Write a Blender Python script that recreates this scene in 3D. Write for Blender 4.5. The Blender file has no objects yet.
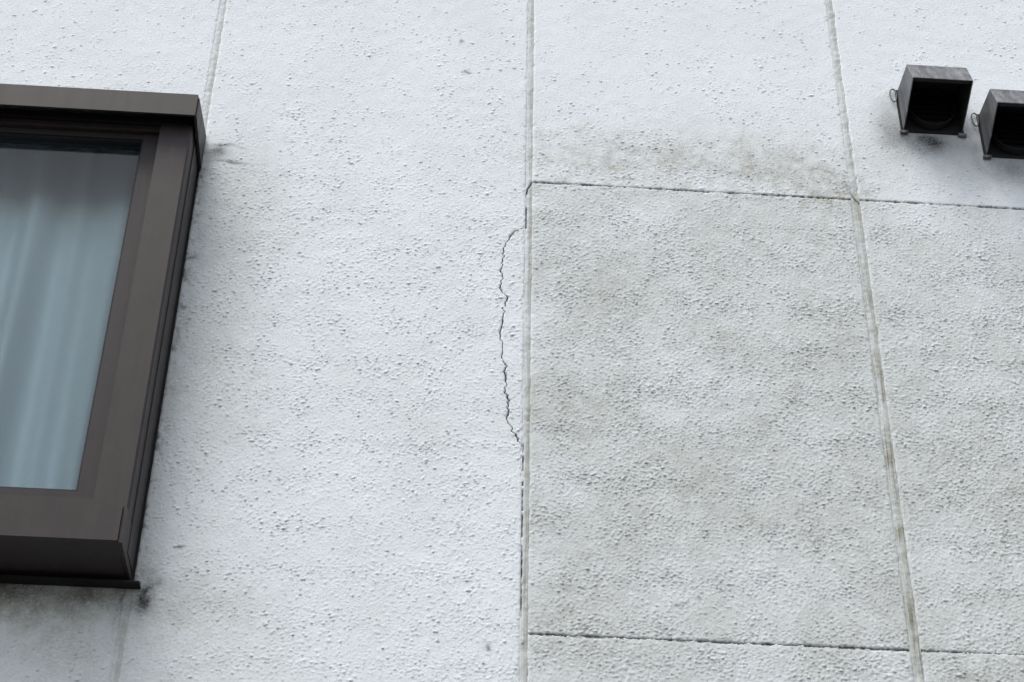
import bpy, bmesh, math
import numpy as np
from mathutils import Vector, Matrix

# ------------------------------------------------------------------ camera, sky, sun, exposure
scene = bpy.context.scene
col = scene.collection
EYE = 1.5                       # eye height above the ground; the wall's heights below are true metres

cam_d = bpy.data.cameras.new('camera')
cam_d.sensor_width = 36.0
cam_d.lens = 1756.41 / 1024 * 36.0
cam_d.clip_start = 0.05
cam_d.clip_end = 2000.0
cam = bpy.data.objects.new('camera', cam_d)
col.objects.link(cam)
pitch, yaw, roll = 0.63365, 0.05532, 0.01791
F = Vector((math.sin(yaw) * math.cos(pitch), math.cos(yaw) * math.cos(pitch), math.sin(pitch)))
R = Vector((math.cos(yaw), -math.sin(yaw), 0))
U = R.cross(F)
R2 = math.cos(roll) * R + math.sin(roll) * U
U2 = -math.sin(roll) * R + math.cos(roll) * U
rot = Matrix((R2, U2, -F)).transposed()
cam.matrix_world = Matrix.Translation((-0.15856, -2.39724, EYE)) @ rot.to_4x4()
scene.camera = cam
scene.cycles.use_denoising = True      # keep the fine relief crisp

SUN_EL, SUN_AZ = math.radians(66), math.radians(-42)     # azimuth measured from the wall's normal towards +X
world = bpy.data.worlds.new('World')
scene.world = world
world.use_nodes = True
wn = world.node_tree
bg = wn.nodes['Background']
sky = wn.nodes.new('ShaderNodeTexSky')
sky.sky_type = 'NISHITA'
sky.sun_disc = False
sky.sun_elevation = SUN_EL
sky.sun_rotation = math.pi - SUN_AZ
sky.air_density = 1.0
sky.dust_density = 3.0
sky.ozone_density = 1.0
hs = wn.nodes.new('ShaderNodeHueSaturation')            # thin overcast: most of the blue gone
hs.inputs['Saturation'].default_value = 0.53
wn.links.new(sky.outputs[0], hs.inputs['Color'])
wn.links.new(hs.outputs[0], bg.inputs['Color'])
bg.inputs['Strength'].default_value = 0.13

sun_d = bpy.data.lights.new('sun', 'SUN')
sun_d.energy = 1.1
sun_d.angle = math.radians(30)
sun_d.color = (1.0, 0.975, 0.945)
sun = bpy.data.objects.new('sun', sun_d)
col.objects.link(sun)
to_sun = Vector((math.sin(SUN_AZ) * math.cos(SUN_EL), -math.cos(SUN_AZ) * math.cos(SUN_EL), math.sin(SUN_EL)))
sun.rotation_euler = to_sun.to_track_quat('Z', 'Y').to_euler()

vs = scene.view_settings
vs.view_transform = 'Standard'
vs.look = 'None'
vs.gamma = 1.0
vs.use_curve_mapping = False
vs.exposure = 1.06

# ------------------------------------------------------------------ helpers
rng = np.random.default_rng(7)


def link(o, parent=None):
    col.objects.link(o)
    if parent:
        o.parent = parent
    return o


def tag(o, label=None, category=None, group=None, kind=None):
    for k, v in (('label', label), ('category', category), ('group', group), ('kind', kind)):
        if v:
            o[k] = v
    return o


def empty(name, loc, label, category, group=None):
    o = link(bpy.data.objects.new(name, None))
    o.location = loc
    o.empty_display_size = 0.05
    return tag(o, label, category, group)


def np_mesh(name, verts, faces, material, attrs=None, parent=None, smooth=True):
    """verts (n,3), faces (m,4) arrays -> one mesh object"""
    verts = np.asarray(verts, np.float32)
    faces = np.asarray(faces, np.int32)
    me = bpy.data.meshes.new(name)
    me.vertices.add(len(verts))
    me.vertices.foreach_set('co', verts.ravel())
    m = len(faces)
    me.loops.add(m * 4)
    me.loops.foreach_set('vertex_index', faces.ravel())
    me.polygons.add(m)
    me.polygons.foreach_set('loop_start', np.arange(0, m * 4, 4, dtype=np.int32))
    me.polygons.foreach_set('loop_total', np.full(m, 4, np.int32))
    me.polygons.foreach_set('use_smooth', np.full(m, smooth))
    for k, v in (attrs or {}).items():
        a = me.attributes.new(k, 'FLOAT', 'POINT')
        a.data.foreach_set('value', np.asarray(v, np.float32).ravel())
    me.update(calc_edges=True)
    me.validate()
    me.materials.append(material)
    return link(bpy.data.objects.new(name, me), parent)


def bm_obj(name, bm, material, parent=None, bevel=0.0, origin=(0, 0, 0), segments=2):
    if bevel:
        bmesh.ops.bevel(bm, geom=[e for e in bm.edges if e.is_manifold and e.calc_face_angle(0) > 0.5],
                        offset=bevel, segments=segments, affect='EDGES', profile=0.5)
    bmesh.ops.recalc_face_normals(bm, faces=bm.faces)
    me = bpy.data.meshes.new(name)
    bm.to_mesh(me)
    bm.free()
    me.materials.append(material)
    return link(bpy.data.objects.new(name, me), parent)


def add_box(bm, x0, x1, y0, y1, z0, z1):
    vs_ = [bm.verts.new((x, y, z)) for x in (x0, x1) for y in (y0, y1) for z in (z0, z1)]
    for f in ((0, 1, 3, 2), (4, 6, 7, 5), (0, 4, 5, 1), (2, 3, 7, 6), (0, 2, 6, 4), (1, 5, 7, 3)):
        bm.faces.new([vs_[i] for i in f])
    return vs_


def add_prism(bm, prof, x0, x1):
    """closed (y,z) profile swept along X"""
    a = [bm.verts.new((x0, y, z)) for y, z in prof]
    b = [bm.verts.new((x1, y, z)) for y, z in prof]
    n = len(prof)
    bm.faces.new(a[::-1])
    bm.faces.new(b)
    for i in range(n):
        bm.faces.new((a[i], a[(i + 1) % n], b[(i + 1) % n], b[i]))


def box_obj(name, dims, material, parent, bevel=0.0, off=(0, 0, 0)):
    bm = bmesh.new()
    x0, x1, y0, y1, z0, z1 = dims
    add_box(bm, x0 - off[0], x1 - off[0], y0 - off[1], y1 - off[1], z0 - off[2], z1 - off[2])
    return bm_obj(name, bm, material, parent, bevel)


# ------------------------------------------------------------------ materials
def new_mat(name):
    m = bpy.data.materials.new(name)
    m.use_nodes = True
    nt = m.node_tree
    return m, nt, nt.nodes['Principled BSDF']


def N(nt, kind, **kw):
    n = nt.nodes.new(kind)
    for k, v in kw.items():
        if k in n.inputs:
            n.inputs[k].default_value = v
        else:
            setattr(n, k, v)
    return n


def noise(nt, vec, scale, detail=4.0, rough=0.55):
    n = N(nt, 'ShaderNodeTexNoise', Scale=scale, Detail=detail, Roughness=rough)
    nt.links.new(vec, n.inputs['Vector'])
    return n.outputs['Fac']


def ramp(nt, fac, a, b, va=0.0, vb=1.0):
    n = N(nt, 'ShaderNodeMapRange')
    nt.links.new(fac, n.inputs['Value'])
    n.inputs['From Min'].default_value = a
    n.inputs['From Max'].default_value = b
    n.inputs['To Min'].default_value = va
    n.inputs['To Max'].default_value = vb
    return n.outputs['Result']


def mathn(nt, op, a, b):
    n = N(nt, 'ShaderNodeMath', operation=op)
    for i, v in enumerate((a, b)):
        if isinstance(v, (int, float)):
            n.inputs[i].default_value = v
        else:
            nt.links.new(v, n.inputs[i])
    return n.outputs[0]


def mixc(nt, fac, a, b):
    n = N(nt, 'ShaderNodeMix', data_type='RGBA')
    for sock, v in ((n.inputs[0], fac), (n.inputs[6], a), (n.inputs[7], b)):
        if isinstance(v, (int, float)):
            sock.default_value = v
        elif isinstance(v, tuple):
            sock.default_value = (*v, 1.0)
        else:
            nt.links.new(v, sock)
    return n.outputs[2]


def attr(nt, name):
    return N(nt, 'ShaderNodeAttribute', attribute_name=name).outputs['Fac']


def obj_vec(nt):
    return N(nt, 'ShaderNodeTexCoord').outputs['Object']


def bump(nt, bsdf, h, strength, dist):
    b = N(nt, 'ShaderNodeBump', Strength=strength, Distance=dist)
    nt.links.new(h, b.inputs['Height'])
    nt.links.new(b.outputs[0], bsdf.inputs['Normal'])


def paint_material(name, base, base2):
    """sprayed masonry paint with soiling and painted shade: attribute 'soil' (grey film, some shade), 'tan' (brown-green algae, some shade), 'soot' (black grime, some shade)"""
    m, nt, b = new_mat(name)
    v = obj_vec(nt)
    c = mixc(nt, ramp(nt, noise(nt, v, 7.0, 5.0), 0.35, 0.65), base, base2)
    patch = noise(nt, v, 38.0, 6.0, 0.65)
    fine = noise(nt, v, 260.0, 3.0, 0.6)
    speck = mathn(nt, 'ADD', mathn(nt, 'MULTIPLY', patch, 0.65), mathn(nt, 'MULTIPLY', fine, 0.55))
    soil_shade = mathn(nt, 'MULTIPLY', attr(nt, 'soil_shade'), ramp(nt, speck, 0.35, 0.85, 0.35, 1.25))
    c = mixc(nt, soil_shade, c, (0.31, 0.305, 0.242))
    tan = mathn(nt, 'MULTIPLY', attr(nt, 'tan'), ramp(nt, speck, 0.40, 0.80, 0.25, 1.35))
    c = mixc(nt, tan, c, (0.235, 0.205, 0.125))
    soot_shade = mathn(nt, 'MULTIPLY', attr(nt, 'soot_shade'), ramp(nt, speck, 0.30, 0.75, 0.45, 1.1))
    c = mixc(nt, soot_shade, c, (0.030, 0.030, 0.028))
    # small flecks: dark and pale, stretched sideways
    mp = N(nt, 'ShaderNodeMapping')
    mp.inputs['Scale'].default_value = (120.0, 120.0, 250.0)
    nt.links.new(v, mp.inputs['Vector'])
    fl = noise(nt, mp.outputs[0], 1.0, 3.0, 0.6)
    c = mixc(nt, ramp(nt, fl, 0.60, 0.72, 0.0, 0.34), c, (0.25, 0.26, 0.245))
    mp2 = N(nt, 'ShaderNodeMapping')
    mp2.inputs['Scale'].default_value = (150.0, 150.0, 260.0)
    mp2.inputs['Location'].default_value = (31.0, 7.0, 13.0)
    nt.links.new(v, mp2.inputs['Vector'])
    fl2 = noise(nt, mp2.outputs[0], 1.0, 3.0, 0.6)
    c = mixc(nt, ramp(nt, fl2, 0.58, 0.72, 0.0, 0.45), c, (0.80, 0.81, 0.80))
    # rare dark specks of trapped dirt
    vor = N(nt, 'ShaderNodeTexVoronoi', Scale=26.0, Randomness=1.0)
    nt.links.new(v, vor.inputs['Vector'])
    dot = ramp(nt, vor.outputs['Distance'], 0.045, 0.065, 1.0, 0.0)
    wn_ = N(nt, 'ShaderNodeSeparateColor')
    nt.links.new(vor.outputs['Color'], wn_.inputs[0])
    rare = ramp(nt, wn_.outputs[0], 0.90, 0.93)
    c = mixc(nt, mathn(nt, 'MULTIPLY', mathn(nt, 'MULTIPLY', dot, rare), 0.75), c, (0.07, 0.08, 0.07))
    nt.links.new(c, b.inputs['Base Color'])
    b.inputs['Roughness'].default_value = 1.0
    b.inputs['Specular IOR Level'].default_value = 0.25
    # where the mesh is too coarse to carry the sprayed relief (attribute 'plain'), fine relief takes over
    b0 = N(nt, 'ShaderNodeBump', Strength=1.0, Distance=0.0022)
    mp3 = N(nt, 'ShaderNodeMapping')
    mp3.inputs['Scale'].default_value = (95.0, 95.0, 150.0)
    nt.links.new(v, mp3.inputs['Vector'])
    nt.links.new(mathn(nt, 'MULTIPLY', attr(nt, 'plain'), ramp(nt, noise(nt, mp3.outputs[0], 1.0, 4.0, 0.6), 0.48, 0.68)), b0.inputs['Height'])
    b1 = N(nt, 'ShaderNodeBump', Strength=0.75, Distance=0.0012)
    nt.links.new(noise(nt, v, 330.0, 4.0, 0.7), b1.inputs['Height'])
    nt.links.new(b0.outputs[0], b1.inputs['Normal'])
    nt.links.new(b1.outputs[0], b.inputs['Normal'])
    return m


M_PAINT = paint_material('sprayed_wall_paint', (0.735, 0.765, 0.760), (0.70, 0.729, 0.724))
M_SEAL = paint_material('painted_sealant', (0.63, 0.66, 0.65), (0.58, 0.61, 0.60))

m, nt, b = new_mat('raw_concrete')
v = obj_vec(nt)
nt.links.new(mixc(nt, noise(nt, v, 30.0), (0.05, 0.05, 0.048), (0.09, 0.088, 0.08)), b.inputs['Base Color'])
b.inputs['Roughness'].default_value = 0.95
M_CORE = m


def metal_paint(name, c0, c1, dust, dust_amt, rough):
    m, nt, b = new_mat(name)
    v = obj_vec(nt)
    c = mixc(nt, ramp(nt, noise(nt, v, 22.0, 6.0, 0.65), 0.3, 0.7), c0, c1)
    streak = N(nt, 'ShaderNodeMapping')
    streak.inputs['Scale'].default_value = (60.0, 60.0, 5.0)
    nt.links.new(v, streak.inputs['Vector'])
    s = noise(nt, streak.outputs[0], 1.0, 5.0, 0.6)
    c = mixc(nt, ramp(nt, s, 0.45, 0.8, 0.0, dust_amt), c, dust)
    spk = noise(nt, v, 420.0, 2.0, 0.5)
    c = mixc(nt, ramp(nt, spk, 0.66, 0.74, 0.0, dust_amt), c, dust)
    nt.links.new(c, b.inputs['Base Color'])
    nt.links.new(ramp(nt, s, 0.3, 0.7, rough - 0.08, rough + 0.12), b.inputs['Roughness'])
    b.inputs['Specular IOR Level'].default_value = 0.22
    bump(nt, b, noise(nt, v, 500.0, 2.0), 0.12, 0.0005)
    return m


M_FRAME = metal_paint('bronze_aluminium', (0.033, 0.0268, 0.0242), (0.042, 0.0342, 0.0312), (0.085, 0.078, 0.077), 0.22, 0.48)
M_SASH = metal_paint('bronze_sash', (0.026, 0.0208, 0.0195), (0.033, 0.0268, 0.0252), (0.08, 0.073, 0.073), 0.2, 0.5)
M_HOOD = metal_paint('weathered_dark_metal', (0.055, 0.057, 0.060), (0.13, 0.133, 0.137), (0.36, 0.365, 0.37), 0.75, 0.5)
M_DARK = metal_paint('near_black_metal', (0.012, 0.012, 0.012), (0.022, 0.022, 0.022), (0.05, 0.05, 0.05), 0.3, 0.7)
M_GASKET = metal_paint('black_gasket', (0.010, 0.010, 0.010), (0.016, 0.016, 0.016), (0.03, 0.03, 0.03), 0.2, 0.6)
M_TRACK = metal_paint('worn_bare_aluminium', (0.10, 0.10, 0.10), (0.20, 0.20, 0.20), (0.4, 0.4, 0.4), 0.4, 0.4)

m, nt, b = new_mat('tinted_window_glass')
nt.nodes.remove(b)
out = nt.nodes['Material Output']
tr = N(nt, 'ShaderNodeBsdfTransparent')
tr.inputs['Color'].default_value = (0.80, 0.90, 0.915, 1)
gl = N(nt, 'ShaderNodeBsdfGlossy', Roughness=0.03)
fr = N(nt, 'ShaderNodeFresnel', IOR=1.42)
mx = N(nt, 'ShaderNodeMixShader')
nt.links.new(fr.outputs[0], mx.inputs[0])
nt.links.new(tr.outputs[0], mx.inputs[1])
nt.links.new(gl.outputs[0], mx.inputs[2])
nt.links.new(mx.outputs[0], out.inputs['Surface'])
M_GLASS = m

m, nt, b = new_mat('sheer_curtain')
v = obj_vec(nt)
nt.links.new(mixc(nt, noise(nt, v, 40.0), (0.78, 0.80, 0.81), (0.84, 0.86, 0.86)), b.inputs['Base Color'])
b.inputs['Roughness'].default_value = 0.9
bump(nt, b, noise(nt, v, 900.0), 0.1, 0.0005)
M_CURTAIN = m

m, nt, b = new_mat('room_plaster')
nt.links.new(mixc(nt, noise(nt, obj_vec(nt), 5.0), (0.22, 0.21, 0.19), (0.28, 0.27, 0.25)), b.inputs['Base Color'])
M_ROOM = m

m, nt, b = new_mat('asphalt')
v = obj_vec(nt)
nt.links.new(mixc(nt, noise(nt, v, 90.0, 6.0, 0.7), (0.035, 0.035, 0.036), (0.075, 0.075, 0.073)), b.inputs['Base Color'])
b.inputs['Roughness'].default_value = 0.9
bump(nt, b, noise(nt, v, 140.0, 4.0), 0.6, 0.004)
M_ASPHALT = m

# ------------------------------------------------------------------ ground
bm = bmesh.new()
vv = [bm.verts.new(p) for p in ((-400, -400, 0), (400, -400, 0), (400, 400, 0), (-400, 400, 0))]
bm.faces.new(vv)
tag(bm_obj('ground', bm, M_ASPHALT), kind='structure')

# ------------------------------------------------------------------ sprayed relief: a periodic height tile
TS, TD = 1024, 0.00175
fx = np.fft.fftfreq(TS, TD)
KX, KZ = np.meshgrid(fx, fx)


def band(wave, spread, stretch=1.0, seed=0):
    r = np.random.default_rng(seed)
    k = np.sqrt(KX ** 2 * stretch ** 2 + KZ ** 2) + 1e-9
    g = np.exp(-(np.log(k * wave) / spread) ** 2)
    f = np.fft.ifft2(np.fft.fft2(r.standard_normal((TS, TS))) * g).real
    return f / f.std()


def lowpass(wave, seed):
    r = np.random.default_rng(seed)
    k2 = KX ** 2 + KZ ** 2
    f = np.fft.ifft2(np.fft.fft2(r.standard_normal((TS, TS))) * np.exp(-k2 * wave ** 2)).real
    return f / f.std()




def rough_field(lo, hi, slope, stretch, seed):
    """broken, many-sized noise: power law between two wavelengths"""
    r_ = np.random.default_rng(seed)
    k = np.sqrt(KX ** 2 * stretch ** 2 + KZ ** 2) + 1e-9
    g = k ** -slope / (1 + (1 / (k * hi)) ** 6) / (1 + (k * lo) ** 4)
    f = np.fft.ifft2(np.fft.fft2(r_.standard_normal((TS, TS))) * g).real
    return f / f.std()


LUMP = rough_field(0.0036, 0.014, 0.35, 1.8, 1)
GRAIN = rough_field(0.0028, 0.0075, 0.0, 1.5, 2)
CRUMB = rough_field(0.0045, 0.013, 0.3, 2.2, 31)
WIDE = band(0.045, 0.5, 1.0, 3)
DENS = lowpass(0.06, 4)
chunk = lowpass(0.004, 5)
P_LOW = lowpass(0.12, 11)      # patch fields for soiling
P_MID = lowpass(0.035, 12)
P_FINE = lowpass(0.010, 13)


def tile(T, x, z):
    u = (x / TD) % TS
    w = (z / TD) % TS
    i = np.floor(u).astype(int)
    j = np.floor(w).astype(int)
    a = u - i
    c = w - j
    i %= TS
    j %= TS
    i1 = (i + 1) % TS
    j1 = (j + 1) % TS
    return (T[j, i] * (1 - a) + T[j, i1] * a) * (1 - c) + (T[j1, i] * (1 - a) + T[j1, i1] * a) * c


def sstep(a, b_, t):
    t = np.clip((t - a) / (b_ - a), 0, 1)
    return t * t * (3 - 2 * t)


JX = 0.6                         # panel width
ZB, ZT = 2.7165, 3.6250          # the two horizontal joints
WX0, WX1 = -2.25, -0.600         # window, outer edges of its frame
WZ0, WZ1 = 2.777, 3.690

# stains with painted shade under the sill and beside the window: (x, z, rx, rz, amount)
SOIL_SHADE = [(0.30, 3.45, 0.30, 0.14, 0.07), (0.52, 3.30, 0.14, 0.26, 0.08), (0.45, 3.05, 0.20, 0.22, 0.08),
        (0.27, 3.18, 0.10, 0.16, -0.07), (0.80, 3.45, 0.12, 0.10, -0.08), (0.86, 3.10, 0.20, 0.20, 0.05),
        (0.70, 2.62, 0.14, 0.12, 0.16), (0.30, 2.80, 0.16, 0.08, -0.05),
        (0.40, 3.70, 0.30, 0.07, 0.20), (-0.52, 3.45, 0.08, 0.28, 0.24), (-0.53, 3.10, 0.07, 0.35, 0.20),  # tall blobs beside the window paint its soft shadow, with grime
        (-0.70, 2.64, 0.30, 0.12, 0.40), (-0.80, 2.745, 0.30, 0.03, 0.5)]  # below the sill: grime with the sill's shade painted in
TAN = [(0.34, 3.70, 0.26, 0.065, 0.32), (0.50, 3.68, 0.12, 0.05, 0.20), (0.12, 3.68, 0.16, 0.06, 0.22),
       (0.58, 3.64, 0.035, 0.03, 0.40), (0.56, 3.57, 0.05, 0.08, 0.18), (-0.85, 2.72, 0.30, 0.06, 0.45)]  # blob under the sill: brown grime, deepening the painted shade
SOOT_SHADE = [(0.755, 3.775, 0.085, 0.048, 0.62), (0.690, 3.815, 0.035, 0.07, 0.42), (0.765, 3.785, 0.025, 0.022, 0.5),
        (0.915, 3.722, 0.095, 0.048, 0.62), (0.845, 3.77, 0.018, 0.06, 0.22),
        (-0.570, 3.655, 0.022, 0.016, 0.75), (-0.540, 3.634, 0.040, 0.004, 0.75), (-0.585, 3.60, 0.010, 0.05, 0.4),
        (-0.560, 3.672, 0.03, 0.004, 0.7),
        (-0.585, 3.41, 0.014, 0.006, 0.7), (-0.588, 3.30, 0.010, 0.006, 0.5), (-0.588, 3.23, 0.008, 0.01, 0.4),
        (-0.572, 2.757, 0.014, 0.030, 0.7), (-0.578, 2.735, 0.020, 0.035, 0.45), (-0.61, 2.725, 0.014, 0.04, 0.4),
        (-0.535, 2.842, 0.006, 0.005, 0.8), (-0.125, 3.895, 0.006, 0.006, 0.8), (-0.100, 3.893, 0.005, 0.004, 0.8),
        (-0.135, 3.975, 0.007, 0.006, 0.7), (0.238, 2.778, 0.007, 0.004, 0.8), (0.250, 2.781, 0.004, 0.003, 0.7), (0.270, 2.786, 0.004, 0.004, 0.7),
        (-0.055, 2.69, 0.006, 0.008, 0.8), (0.590, 3.655, 0.010, 0.012, 0.35), (-0.90, 2.757, 0.25, 0.038, 1.0), (-0.66, 2.75, 0.04, 0.03, 0.35)]  # wide blobs under the sill paint its shade, over some grime


def stains_and_shade(x, z):
    px = x + 0.012 * tile(P_MID, x, z) + 0.004 * tile(P_FINE, x, z)
    pz = z + 0.012 * tile(P_MID, x + 0.7, z + 0.4) + 0.004 * tile(P_FINE, x + 0.3, z)
    out_ = []
    for i, lst in enumerate((SOIL_SHADE, TAN, SOOT_SHADE)):
        k = 0.25 if i == 2 else 1.0
        qx = x + (px - x) * k
        qz = z + (pz - z) * k
        acc = np.zeros_like(x)
        for (a, c, rx, rz, amt) in lst:
            q = ((qx - a) / rx) ** 2 + ((qz - c) / rz) ** 2
            acc = acc + amt * np.exp(-q * (1.0 if i < 2 else 1.3))
        out_.append(acc)
    soil_shade, tan, soot_shade = out_
    # ragged grime along the window's edge
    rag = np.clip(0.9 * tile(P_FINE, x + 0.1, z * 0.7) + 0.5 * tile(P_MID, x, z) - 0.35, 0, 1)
    soot_shade = soot_shade + 0.75 * rag * np.exp(-((x + 0.598) / 0.013) ** 2) * sstep(2.70, 2.78, z) * sstep(3.68, 3.62, z)
    soil_shade = soil_shade + 0.22 * np.exp(-((x + 0.598) / 0.035) ** 2) * sstep(2.70, 2.78, z) * sstep(3.70, 3.62, z)  # smooth greyer band next to the window
    mott = np.clip(0.75 + 0.22 * tile(P_MID, x + 1.3, z + 0.2) + 0.25 * tile(P_FINE, x + 0.8, z + 0.9), 0.05, 1.7)
    tan = tan * mott
    low = tile(P_LOW, x * 0.8, z * 0.8)
    soil_shade = soil_shade + 0.06 * sstep(4.0, 2.9, z) + 0.04 * low * sstep(4.0, 3.3, z)  # greyer towards the bottom of the wall, with soft patches
    soil_shade = soil_shade + (0.25 + 0.13 * sstep(3.61, 3.47, z) + 0.04 * low + 0.03 * tile(P_MID, x, z)) * sstep(-0.004, 0.004, x) * sstep(3.628, 3.622, z)
    return np.clip(soil_shade, 0, 1), np.clip(tan, 0, 1), np.clip(soot_shade, 0, 1)


def graded(a, b_, f0, f1, step, hi=0.030):
    """coordinates a..b_: even fine steps inside f0..f1 and growing ones outside"""
    p = [a]
    while p[-1] < b_ - 1e-9:
        x = p[-1]
        d = max(f0 - x, x - f1, 0.0)
        s = min(step + d * 0.25, hi)
        if x < f0 and x + s > f0:
            s = max(f0 - x, step * 0.5)
        p.append(x + s)
    p = np.array(p)
    p = a + (p - a) * (b_ - a) / (p[-1] - a)
    return p


FX0, FX1, FZ0, FZ1 = -1.05, 1.04, 2.56, 4.20
STEP = 0.00172

# the crack: a wandering line down the edge of the tall panel
CK = np.array([(3.519, -0.0085), (3.5145, -0.0100), (3.510, -0.019), (3.504, -0.029), (3.485, -0.036), (3.462, -0.043),
               (3.440, -0.0445), (3.417, -0.0475), (3.395, -0.0465), (3.377, -0.048), (3.366, -0.044), (3.358, -0.0365),
               (3.346, -0.0375), (3.325, -0.042), (3.302, -0.0425), (3.275, -0.0455), (3.258, -0.0415), (3.240, -0.0425),
               (3.215, -0.0375), (3.187, -0.0345), (3.165, -0.0355), (3.142, -0.0320), (3.115, -0.0315), (3.093, -0.0280),
               (3.086, -0.023), (3.080, -0.020), (3.069, -0.013), (3.060, -0.0090), (3.050, -0.0085)])[::-1]
CK_OFF = np.array([-0.0026, -0.0013, -0.0008, -0.00035, 0.00035, 0.0008, 0.0013, 0.0026])


def panel(x0, x1, z0, z1, seed, top='seam', bottom='seam', crack=False, parent=None, rough=1.0, gl=0.0058, gr=0.0058):
    """one wall panel: sprayed face, chamfered long edges, rough-edged ends, returned sides"""
    gap_h = 0.0010
    xa, xb = x0 + gl, x1 - gr
    za, zb = z0 + gap_h, z1 - gap_h
    near = x1 > FX0 and x0 < FX1 and z1 > FZ0 and z0 < FZ1
    xs = graded(xa, xb, FX0, FX1, STEP if near else 0.03)
    zs = graded(za, zb, FZ0, FZ1, STEP if near else 0.03)
    if crack:
        xc0 = -0.037
        keep = xs[np.abs(xs - xc0) > 0.0034]
        xs = np.sort(np.concatenate([keep, xc0 + CK_OFF]))
    X, Z = np.meshgrid(xs, zs)
    groove = np.zeros_like(X)
    if crack:
        zc = zs
        cx_ = np.interp(zc, CK[:, 0], CK[:, 1])
        r = np.random.default_rng(3)
        jit = np.interp(zc, np.linspace(2.5, 4.3, 360), r.normal(0, 0.0017, 360)) + np.interp(zc, np.linspace(2.5, 4.3, 900), r.normal(0, 0.0006, 900))
        on = sstep(3.046, 3.062, zc) * sstep(3.515, 3.507, zc)
        cx_ = cx_ + jit * on
        cx_ = xc0 + (cx_ - xc0) * sstep(2.95, 3.05, zc) * sstep(3.60, 3.52, zc)
        cx_ = np.minimum(cx_, xb - 0.0012)
        wid = (0.85 + 0.40 * np.interp(zc, np.linspace(2.5, 4.3, 180), r.uniform(-1, 1, 180))) * on
        LA = -0.12
        for j in range(len(zc)):
            row = X[j]
            lo, hi_ = xc0 - 0.0026, xc0 + 0.0026
            c = cx_[j]
            kk = min(1.0, (xb - c) / 0.0040)
            m1 = (xs > LA) & (xs < lo - 1e-6)
            m2 = (xs >= lo - 1e-6) & (xs <= hi_ + 1e-6)
            m3 = xs > hi_ + 1e-6
            row[m1] = LA + (xs[m1] - LA) * (c - 0.0026 - LA) / (lo - LA)
            off = xs[m2] - xc0
            row[m2] = c + np.where(off > 0, off * kk, off)
            row[m3] = (c + 0.0026 * kk) + (xs[m3] - hi_) * (xb - c - 0.0026 * kk) / (xb - hi_)
            g = np.clip(1.25 - np.abs(xs[m2] - xc0) / (0.00105 * max(wid[j], 0.01)) * 0.75, 0, 1)
            groove[j, m2] = g * (wid[j] > 0.02) * min(1, wid[j] * 1.6)
    ox, oz = seed * 0.317, seed * 0.571
    amp = (0.8 + 0.2 * sstep(4.05, 3.2, Z)) * (1.0 if near else 0.0)
    sx = np.gradient(xs)[None, :]
    sz = np.gradient(zs)[:, None]
    amp = amp * sstep(0.0110, 0.0030, np.maximum(np.abs(sx), np.abs(sz)))
    dn_ = tile(DENS, X + ox, Z + oz)
    busy = rough * (0.10 + 0.90 * sstep(4.10, 3.45, Z)) + 0.06 * dn_           # the spray is thinner up the wall
    busy = busy + 0.35 * np.exp(-((Z - ZT - 0.03) / 0.06) ** 2) * sstep(-0.01, 0.02, X) * sstep(0.61, 0.58, X)
    ln_, gn_ = tile(LUMP, X + ox, Z + oz), tile(GRAIN, X + ox * 1.3, Z + oz)
    t1 = 1.45 - 0.95 * busy
    t2 = 1.70 - 0.85 * busy
    lump_ = sstep(t1, t1 + 0.9, ln_) * (0.60 + 0.22 * gn_ + 0.15 * dn_) * 0.00080 + sstep(t2, t2 + 0.8, gn_) * 0.00055
    lump_ = lump_ + sstep(2.05, 2.5, tile(CRUMB, X + oz, Z + ox) + 0.2 * dn_) * 0.0013          # stray crumbs
    lump_ = np.clip(lump_, 0, 0.0026) * amp
    base_ = (0.00010 * tile(WIDE, X + ox, Z + oz) + 0.00012 * gn_ + 0.00006 * ln_) * amp
    h = lump_ + base_
    Z = Z - 0.9 * lump_ * ((Z - za > 0.006) & (zb - Z > 0.006))               # sprayed grains sag a little
    # chamfered vertical edges
    wav = 0.0011 * tile(P_FINE, X + 3, Z + seed)
    de = np.minimum(X - xa, xb - X)
    h = h * (0.35 + 0.65 * sstep(0.001, 0.008, de))
    h = h - 0.0014 * (1 - sstep(0.0, 0.0030, de + wav * (de > 0.0002)))
    # broken ends: the seam opens and closes along its length
    one = np.zeros_like(X)
    shut0 = np.clip(0.20 + 0.55 * tile(P_MID, X * 0.9 + 0.31, one + 2.2) + 0.45 * tile(P_FINE, X * 0.8, one + 1.7), 0, 0.62)
    fade = 1.0 * sstep(0.62, 0.72, X)                     # the lower seam peters out past the right joint
    shut_b = np.maximum(shut0, fade) if z0 == ZB else shut0
    shut_t = np.maximum(shut0, fade) if z1 == ZB else shut0
    shut = np.where(Z - za < zb - Z, shut_b, shut_t)
    for kind, d, sh in ((bottom, Z - za, shut_b), (top, zb - Z, shut_t)):
        if kind == 'seam':
            e = np.clip(d + 0.0007 * tile(chunk, X + seed, Z), 0, None)
            h = h - 0.0015 * (1 - 0.8 * sh) * (1 - sstep(0.0, 0.0026, e))
    if bottom == 'seam':
        zed = 0.0009 * tile(chunk, X * 1.6 + seed * 0.77, one + 0.37) - 0.0011 * shut_b
        Z = Z + np.where((Z - za) < 0.004, zed * (1 - (Z - za) / 0.004), 0)
    if top == 'seam':
        zed2 = 0.0008 * tile(chunk, X * 1.6 - seed * 0.57, one + 0.77) + 0.0008 * shut_t
        Z = Z + np.where((zb - Z) < 0.004, zed2 * (1 - (zb - Z) / 0.004), 0)
    h = h - 0.0060 * groove
    soil_shade, tan, soot_shade = stains_and_shade(X, Z)
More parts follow.
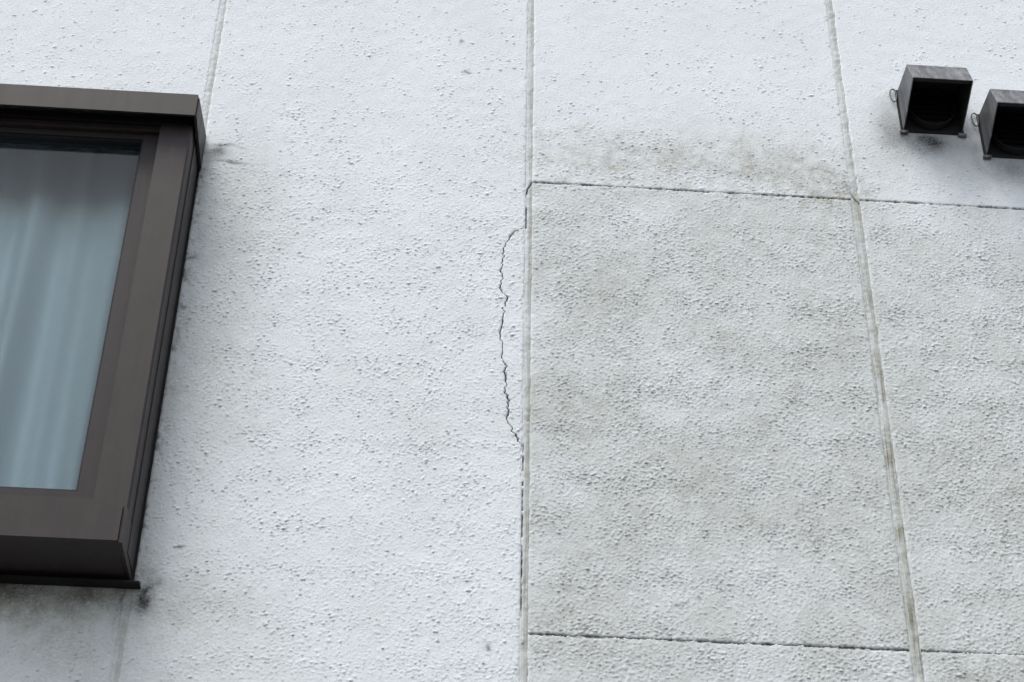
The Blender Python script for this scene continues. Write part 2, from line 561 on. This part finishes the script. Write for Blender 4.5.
    soot_shade = np.clip(soot_shade + 0.9 * sstep(0.2, 0.8, groove), 0, 1)
    # grime wedged into the seams, uneven along their length
    run = np.clip(0.45 + 0.45 * tile(P_MID, X + 0.9 * seed, np.zeros_like(X) + 1.1) + 0.3 * tile(P_FINE, X, np.zeros_like(X) + 0.5), 0, 1)
    dz = np.minimum((Z - za) if bottom == 'seam' else 9, (zb - Z) if top == 'seam' else 9)
    if x0 >= -0.001:
        soot_shade = np.clip(soot_shade + run * (1 - 0.85 * shut) * 0.75 * sstep(0.0028, 0.0004, dz) + 0.5 * (1 - shut) * sstep(0.0028, 0.0008, (zb - Z) if top == 'seam' else 9 + 0 * Z), 0, 1)
    Y = -h
    ny, nx = X.shape
    idx = np.arange(ny * nx).reshape(ny, nx)
    V = np.stack([X, Y, Z], -1).reshape(-1, 3)
    quads = np.stack([idx[:-1, :-1], idx[:-1, 1:], idx[1:, 1:], idx[1:, :-1]], -1).reshape(-1, 4)
    ring = np.concatenate([idx[0, :-1], idx[:-1, -1], idx[-1, :0:-1], idx[:0:-1, 0]])
    back = V[ring].copy()
    back[:, 1] = 0.024
    bi = np.arange(len(ring)) + ny * nx
    nxt = np.roll(np.arange(len(ring)), -1)
    side = np.stack([ring, bi, bi[nxt], ring[nxt]], -1)
    V = np.concatenate([V, back])
    plain = np.clip(1 - amp / 0.8, 0, 1) + 0 * X
    A = {}
    for k, a in (('soil_shade', soil_shade), ('tan', tan), ('soot_shade', soot_shade), ('plain', plain)):
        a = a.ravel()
        bk = a[ring] if k != 'soot_shade' else np.full(len(ring), 0.85)
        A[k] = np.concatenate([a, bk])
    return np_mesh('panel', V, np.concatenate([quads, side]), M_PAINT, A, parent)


wall = empty('house_wall', (0, 0, 0), 'off-white sprayed panel wall with grey joints and a thin crack beside one joint', 'wall')
wall['kind'] = 'thing'

TOPZ = 5.90
LOWZ = 0.05
seed = 1
# left columns, above and below the window
for x0 in (-3.0, -2.4, -1.8, -1.2):
    if x0 < -2.3:
        panel(x0, x0 + JX, LOWZ, TOPZ, seed, parent=wall)
    else:
        panel(x0, x0 + JX, WZ1, TOPZ, seed, parent=wall, top='', bottom='')
        panel(x0, x0 + JX, LOWZ, WZ0 + 0.001, seed + 20, parent=wall, top='', bottom='')
    seed += 1
panel(-0.6, 0.0, LOWZ, TOPZ, 9, crack=True, parent=wall, rough=0.88)
PITCH = ZT - ZB
zl = [LOWZ, ZB - 2 * PITCH, ZB - PITCH, ZB, ZT, ZT + PITCH, TOPZ]
for ci, x0 in enumerate((0.0, 0.6, 1.2, 1.8)):
    for k in range(len(zl) - 1):
        panel(x0, x0 + JX, zl[k], zl[k + 1], 12 + ci * 7 + k, parent=wall,
              rough=(1.30 if zl[k + 1] <= ZT + 0.01 else 0.8) if ci < 2 else 1.0,
              gr=0.0078 if ci == 0 and k <= 3 else 0.0058, gl=0.0078 if ci == 1 and k <= 3 else 0.0058)

# backing behind the panels (with the window opening left free)
bm = bmesh.new()
add_box(bm, -2.99, WX0 + 0.03, 0.0125, 0.13, 0.0, TOPZ - 0.01)
add_box(bm, WX1 - 0.03, 2.39, 0.0125, 0.13, 0.0, TOPZ - 0.01)
add_box(bm, WX0 + 0.03, WX1 - 0.03, 0.0125, 0.13, 0.0, WZ0 + 0.03)
add_box(bm, WX0 + 0.03, WX1 - 0.03, 0.0125, 0.13, WZ1 + 0.09, TOPZ - 0.01)
bm_obj('backing', bm, M_CORE, wall)


# sealant beads in the vertical joints
def sealant(xj, z0, z1, seed, dirt):
    hw = 0.0090 if xj == 0.6 else 0.0070
    xs = np.linspace(-hw, hw, 18)
    zs = graded(z0, z1, FZ0, FZ1, 0.0022, 0.05) if abs(xj) < 1.3 else graded(z0, z1, 3, 3, 0.05, 0.05)
    Xl, Z = np.meshgrid(xs, zs)
    X = Xl + xj
    t = np.abs(Xl) / hw
    y = 0.0002 + 0.0014 * t ** 2 + 0.00022 * tile(P_FINE, X + seed, Z) + 0.0003 * tile(P_MID, X + seed, Z)
    soil_shade, tan, soot_shade = stains_and_shade(X, Z)
    streak = tile(P_FINE, Xl * 5 + seed, Z * 0.10 + seed)
    brk = tile(P_MID, np.zeros_like(X) + seed, Z * 0.8)
    soil_shade = soil_shade * 0.6 + dirt(Z)[0] * np.clip(0.55 + 0.4 * streak + 0.25 * brk, 0, 1.3)
    tan = tan * 0.6 + dirt(Z)[1] * np.clip(0.4 + 0.55 * streak * (Xl > -0.004) + 0.3 * brk, 0, 1.3)
    soot_shade = soot_shade * 0.6 + dirt(Z)[2] * np.clip(streak - 0.5, 0, 1) * np.clip(0.5 + 0.5 * brk, 0, 1)
    soil_shade = soil_shade + 0.26 * sstep(-0.0015, 0.0010, Xl + 0.0012 * brk)      # right half greyer: the bead's shaded side painted in
    g = np.zeros_like(X)
    if xj == 0.0:
        # the seam's crack runs diagonally over the bead, then the bead has pulled away from the panel edge
        ln = np.interp(Z, [3.588, 3.604, 3.616, 3.6245], [-0.0058, -0.0025, 0.0015, 0.0062])
        ln = ln + 0.0009 * tile(chunk, np.zeros_like(Z) + 0.4, Z)
        g = np.maximum(g, np.clip(1.5 - np.abs(Xl - ln) / 0.0013, 0, 1) * sstep(3.582, 3.590, Z) * sstep(3.628, 3.620, Z))
        edge = np.clip(1.6 - np.abs(Xl + 0.0046) / 0.0012, 0, 1)
        brk2 = np.clip(0.70 + 0.6 * tile(P_FINE, np.zeros_like(X) + 0.2, Z * 0.9), 0, 1)
        g = np.maximum(g, edge * sstep(3.513, 3.517, Z) * sstep(3.566, 3.560, Z))
        g = np.maximum(g, edge * sstep(2.73, 2.78, Z) * sstep(3.060, 3.052, Z) * brk2)
        y = y + 0.005 * g
        soot_shade = soot_shade + 0.9 * g
    if xj == 0.6:
        ln = np.interp(Z, [3.615, 3.622, 3.63, 3.637], [0.0065, 0.001, -0.003, -0.0070])
        g = np.clip(1.5 - np.abs(Xl - ln) / 0.0012, 0, 1) * sstep(3.612, 3.616, Z) * sstep(3.640, 3.634, Z)
        y = y + 0.004 * g
        soot_shade = soot_shade + 0.8 * g
    ny, nx = X.shape
    idx = np.arange(ny * nx).reshape(ny, nx)
    q = np.stack([idx[:-1, :-1], idx[:-1, 1:], idx[1:, 1:], idx[1:, :-1]], -1).reshape(-1, 4)
    V = np.stack([X, y, Z], -1).reshape(-1, 3)
    ring = np.concatenate([idx[0, :-1], idx[:-1, -1], idx[-1, :0:-1], idx[:0:-1, 0]])
    bk = V[ring].copy()
    bk[:, 1] = 0.011
    bi = np.arange(len(ring)) + ny * nx
    nxt = np.roll(np.arange(len(ring)), -1)
    side = np.stack([ring, bi, bi[nxt], ring[nxt]], -1)
    A = {k: np.concatenate([np.clip(a, 0, 1).ravel(), np.clip(a, 0, 1).ravel()[ring]])
         for k, a in (('soil_shade', soil_shade), ('tan', tan), ('soot_shade', soot_shade))}
    return np_mesh('joint_sealant', np.concatenate([V, bk]), np.concatenate([q, side]), M_SEAL, A, wall)


clean = lambda Z: (0.12 + 0 * Z, 0 * Z, 0 * Z)
midd = lambda Z: (0.30 + 0.10 * sstep(3.6, 2.7, Z), 0.02 + 0.10 * sstep(3.1, 2.6, Z), 0.10 * sstep(3.2, 2.6, Z))
rightd = lambda Z: (0.22 + 0.30 * sstep(3.70, 3.4, Z), 0.02 + 0.20 * sstep(3.5, 3.0, Z), 0.6 * sstep(3.6, 3.0, Z))
sealant(-0.6, WZ1 + 0.002, TOPZ - 0.01, 2.1, clean)
sealant(-0.6, LOWZ, WZ0 - 0.002, 2.4, clean)
sealant(0.0, LOWZ, TOPZ - 0.01, 3.3, midd)
sealant(0.6, LOWZ, TOPZ - 0.01, 4.7, rightd)
for xj in (-1.2, -1.8):
    sealant(xj, WZ1 + 0.002, TOPZ - 0.01, 6.0 + xj, clean)
    sealant(xj, LOWZ, WZ0 - 0.002, 7.0 + xj, clean)
for xj in (1.2, 1.8, -2.4):
    sealant(xj, LOWZ, TOPZ - 0.01, 5.0 + xj, clean)

# ------------------------------------------------------------------ window
win = empty('window', (WX1, 0, WZ0), 'bronze aluminium window box standing proud of the wall with dark blue glass', 'window')
win['kind'] = 'thing'
O = (WX1, 0, WZ0)


def wpart(name, dims, mat=M_FRAME, parent=win, bevel=0.0012, off=O):
    return box_obj(name, dims, mat, parent, bevel, off)


def wprism(name, prof, x0, x1, mat=M_FRAME, parent=win, bevel=0.0012):
    bm = bmesh.new()
    add_prism(bm, [(y, z - O[2]) for y, z in prof], x0 - O[0], x1 - O[0])
    return bm_obj(name, bm, mat, parent, bevel)


XR, XL = -0.600, WX0
# head: a projecting cover, open below, with a short front apron and end cheeks
head = wprism('head_cover', [(-0.002, 3.696), (-0.002, 3.691), (-0.126, 3.667), (-0.126, 3.622), (-0.130, 3.622), (-0.130, 3.671)],
              XL - 0.011, -0.5935)
wprism('end_cheek', [(-0.1255, 3.6230), (-0.1255, 3.6665), (-0.003, 3.6895), (-0.003, 3.612)], -0.5955, -0.5910)
wprism('end_cheek', [(-0.1255, 3.6230), (-0.1255, 3.6665), (-0.003, 3.6895), (-0.003, 3.612)], XL - 0.0135, XL - 0.0090)
wpart('head_rail', (XL + 0.055, XR - 0.055, -0.092, -0.040, 3.6125, 3.6250))
wpart('soffit_liner', (XL + 0.0005, XR - 0.0005, -0.1, -0.040, 3.6260, 3.640), M_GASKET)
# jambs: stepped extrusions
for s, xo in ((1, XR), (-1, XL)):
    x_in = xo - s * 0.055
    bm = bmesh.new()
    # plan profile (x, y) extruded in z
    prof = [(xo, -0.002), (xo, -0.0965), (xo - s * 0.0035, -0.100), (x_in, -0.100), (x_in, -0.056), (x_in - s * 0.012, -0.056),
            (x_in - s * 0.012, 0.100), (xo - s * 0.030, 0.100), (xo - s * 0.030, 0.0), (xo - s * 0.004, 0.0)]
    z0_, z1_ = 2.838, 3.6255
    lo = [bm.verts.new((x - O[0], y, z0_ - O[2])) for x, y in prof]
    hi = [bm.verts.new((x - O[0], y, z1_ - O[2])) for x, y in prof]
    bm.faces.new(lo)
    bm.faces.new(hi[::-1])
    for i in range(len(prof)):
        bm.faces.new((lo[i], lo[(i + 1) % len(prof)], hi[(i + 1) % len(prof)], hi[i]))
    jamb = bm_obj('jamb', bm, M_FRAME, win, 0.0008)
    # outer return of the jamb running down past the sill, with a groove line
    wpart('jamb_return', (min(xo + s * 0.0022, xo - s * 0.004), max(xo + s * 0.0022, xo - s * 0.004), -0.062, -0.0015, 2.790, 3.6245), M_FRAME, bevel=0.0006)
# sill: front apron with a sloping top and a closed underside
wprism('sill', [(-0.120, 2.778), (-0.120, 2.838), (-0.062, 2.850), (0.0, 2.855), (0.0, 2.774)], XL + 0.0050, XR - 0.0055)
wpart('sill_end_cap', (XR - 0.0050, XR + 0.0010, -0.1165, -0.0015, 2.7765, 2.8365), M_FRAME, bevel=0.0008)
wpart('sill_end_cap', (XL - 0.0010, XL + 0.0045, -0.1165, -0.0015, 2.7765, 2.8365), M_FRAME, bevel=0.0008)
wpart('drip_flashing', (XL - 0.018, XR + 0.018, -0.022, 0.0, 2.7625, 2.7655), M_GASKET, bevel=0.0005)
wpart('drip_flashing_upstand', (XL - 0.018, XR + 0.018, -0.0045, -0.0005, 2.7658, 2.7735), M_TRACK, bevel=0.0005)
wpart('sill_track', (XL + 0.056, XR - 0.056, -0.088, 0.030, 2.8560, 2.8660))

# sashes: each a frame with its own pane and gasket
def sash(xa, xb, yf):
    yb = yf + 0.026
    w, ht, hb = 0.028, 0.012, 0.014
    za, zb = 2.8665, 3.6122
    bm = bmesh.new()
    for d in ((xa, xa + w, yf, yb, za, zb), (xb - w, xb, yf, yb, za, zb),
              (xa + w, xb - w, yf + 0.001, yb - 0.001, zb - ht, zb), (xa + w, xb - w, yf + 0.001, yb - 0.001, za, za + hb)):
        add_box(bm, d[0] - O[0], d[1] - O[0], d[2], d[3], d[4] - O[2], d[5] - O[2])
    s_ = bm_obj('sash', bm, M_SASH, win, 0.0012)
    g0, g1, gz0, gz1 = xa + w, xb - w, za + hb, zb - ht
    bm = bmesh.new()
    t = 0.0035
    for d in ((g0, g0 + t, gz0, gz1), (g1 - t, g1, gz0, gz1), (g0 + t, g1 - t, gz0, gz0 + t), (g0 + t, g1 - t, gz1 - t, gz1)):
        add_box(bm, d[0] - O[0], d[1] - O[0], yf + 0.004, yf + 0.018, d[2] - O[2], d[3] - O[2])
    bm_obj('gasket', bm, M_GASKET, s_)
    bm = bmesh.new()
    q = [bm.verts.new((x - O[0], yf + 0.011, z - O[2])) for x, z in ((g0, gz0), (g1, gz0), (g1, gz1), (g0, gz1))]
    bm.faces.new(q)
    bm_obj('glass_pane', bm, M_GLASS, s_)


sash(-1.440, -0.656, -0.084)
sash(XL + 0.068, -1.400, -0.054)

# curtain hung close behind the glass
nx_, nz_ = 420, 60
xs = np.linspace(-2.20, -0.645, nx_)
zs = np.linspace(2.872, 3.735, nz_)
X, Z = np.meshgrid(xs, zs)
dn = (3.735 - Z) / 0.863
ph = X * 74 + 2.2 * np.sin(X * 7.3 + 0.5) + 0.9 * dn * np.sin(X * 5.0 + 2.0)
fold = np.sin(ph) * 0.5 + 0.6 * np.sin(ph * 0.53 + 1.3)
Yc = 0.070 + (0.008 + 0.031 * dn ** 0.9) * fold + 0.0015 * np.sin(X * 140 + 3 * Z)
idx = np.arange(nx_ * nz_).reshape(nz_, nx_)
q = np.stack([idx[:-1, :-1], idx[:-1, 1:], idx[1:, 1:], idx[1:, :-1]], -1).reshape(-1, 4)
cur = np_mesh('curtain', np.stack([X, Yc, Z], -1).reshape(-1, 3), q, M_CURTAIN)
tag(cur, 'pale sheer curtain hanging in soft folds behind the window glass', 'curtain')
sol = cur.modifiers.new('cloth', 'SOLIDIFY')
sol.thickness = 0.0012

# the room behind: floor, walls and ceiling round the opening
bm = bmesh.new()
x0, x1, y0, y1, z0, z1 = -2.6, -0.2, 0.135, 2.6, 2.0, 4.4
for d in ((x0 - 0.1, x0, y0, y1, z0, z1), (x1, x1 + 0.1, y0, y1, z0, z1), (x0 - 0.1, x1 + 0.1, y1, y1 + 0.1, z0, z1),
          (x0 - 0.1, x1 + 0.1, y0, y1 + 0.1, z0 - 0.1, z0), (x0 - 0.1, x1 + 0.1, y0, y1 + 0.1, z1, z1 + 0.1)):
    add_box(bm, *d)
tag(bm_obj('room_interior', bm, M_ROOM), kind='structure')


# ------------------------------------------------------------------ vent hoods
def vent_hood(x, z, label):
    root = empty('vent_hood', (x, 0, z), label, 'vent', 'vent hoods')
    w = 0.0570                      # half width
    # side profile (y, z): z measured from the hood's foot on the wall
    P = dict(wt=(-0.003, 0.100), ft=(-0.080, 0.097), fb=(-0.101, 0.042), wb=(-0.004, 0.000))
    t = 0.0022
    bm = bmesh.new()

    def ring(inset, din):
        # the open underside is bounded by fb .. wb; the shell is top, front and two cheeks
        pts = []
        for sx in (-1, 1):
            hw = (w - inset)
            hf = hw + 0.0005
            pts.append([bm.verts.new(p) for p in (
                (sx * hw, P['wt'][0], P['wt'][1] - din), (sx * hf, P['ft'][0] + din * 0.9, P['ft'][1] - din),
                (sx * hf, P['fb'][0] + din, P['fb'][1]), (sx * hw, -0.035, 0.0105), (sx * hw, P['wb'][0] - 0.008, 0.0015), (sx * hw, P['wb'][0], P['wb'][1]))])
        return pts
    (la, ra), (li, ri) = ring(0, 0), ring(t, t)
    for A_, B_ in ((la, ra), (li, ri)):
        bm.faces.new((A_[0], A_[1], B_[1], B_[0]))       # top
        bm.faces.new((A_[1], A_[2], B_[2], B_[1]))       # front
        bm.faces.new(A_)                                  # cheeks
        bm.faces.new(B_[::-1])
    for oa, ia in ((la, li), (ra, ri)):
        for k in range(2, 5):
            bm.faces.new((oa[k], oa[k + 1], ia[k + 1], ia[k]))
        bm.faces.new((oa[5], oa[0], ia[0], ia[5]))
    bm.faces.new((la[2], ra[2], ri[2], li[2]))
    bm.faces.new((la[0], ra[0], ri[0], li[0]))
    bmesh.ops.recalc_face_normals(bm, faces=bm.faces)
    shell = bm_obj('hood_shell', bm, M_HOOD, root)
    shell.data.materials.append(M_DARK)                   # darker inside
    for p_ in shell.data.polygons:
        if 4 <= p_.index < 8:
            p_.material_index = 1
    bv = shell.modifiers.new('soft_edges', 'BEVEL')
    bv.width = 0.0012
    bv.segments = 2
    bv.limit_method = 'ANGLE'
    # folded lip along the front edge
    bm = bmesh.new()
    add_box(bm, -w + 0.004, w - 0.004, P['fb'][0] + 0.0026, P['fb'][0] + 0.011, P['fb'][1] + 0.0012, P['fb'][1] + 0.0036)
    bm_obj('front_lip', bm, M_DARK, root, 0.0006)
    # wall plate with a rim
    bm = bmesh.new()
    add_box(bm, -w - 0.0035, w + 0.0035, -0.0034, -0.0008, -0.004, 0.104)
    bm_obj('wall_plate', bm, M_DARK, root, 0.0012)
    # fixing eyes at the plate's upper corners, small feet at the lower ones
    for sx in (-1, 1):
        bm = bmesh.new()
        n_, k_ = 20, 6
        rows = []
        for i in range(n_):
            a = 2 * math.pi * i / n_
            c_ = Vector((sx * (w + 0.0085), -0.0045, 0.092))
            d_ = Vector((0.0062 * math.cos(a), 0, 0.0125 * math.sin(a) * (1.0 if math.sin(a) > 0 else 1.7)))
            nrm = d_.normalized()
            rows.append([bm.verts.new(c_ + d_ + 0.0016 * (math.cos(q_) * nrm + math.sin(q_) * Vector((0, 1, 0))))
                         for q_ in [2 * math.pi * j / k_ for j in range(k_)]])
        for a_, b_ in zip(rows, rows[1:] + rows[:1]):
            for j in range(k_):
                bm.faces.new((a_[j], a_[(j + 1) % k_], b_[(j + 1) % k_], b_[j]))
        bm_obj('fixing_eye', bm, M_TRACK, root)
        bm = bmesh.new()
        add_box(bm, sx * (w - 0.001) - 0.0075, sx * (w - 0.001) + 0.0075, -0.0075, -0.0012, -0.0100, -0.0042)
        bm_obj('fixing_foot', bm, M_HOOD, root, 0.0015)
    # duct collar and the insect guard inside the hood
    bm = bmesh.new()
    n_ = 32
    loops = []
    for (r_, y_) in ((0.046, -0.0036), (0.046, -0.020), (0.043, -0.020), (0.043, -0.0036)):
        loops.append([bm.verts.new((r_ * math.cos(2 * math.pi * i / n_), y_, 0.049 + r_ * math.sin(2 * math.pi * i / n_))) for i in range(n_)])
    for a_, b_ in zip(loops, loops[1:] + loops[:1]):
        for i in range(n_):
            bm.faces.new((a_[i], a_[(i + 1) % n_], b_[(i + 1) % n_], b_[i]))
    bm_obj('duct_collar', bm, M_GASKET, root)
    bm = bmesh.new()
    for k in range(7):
        zz = 0.013 + 0.012 * k
        hw = math.sqrt(max(0.043 ** 2 - (zz - 0.049) ** 2, 1e-6))
        add_prism(bm, [(-0.016, zz), (-0.006, zz + 0.007), (-0.006, zz + 0.0082), (-0.016, zz + 0.0012)], -hw, hw)
    bm_obj('louvre', bm, M_DARK, root)
    return root


vent_hood(0.766, 3.805, 'dark weathered metal vent hood, the higher of two, closer to the vertical joint')
vent_hood(0.918, 3.753, 'dark weathered metal vent hood, the lower of two, farther from the vertical joint')
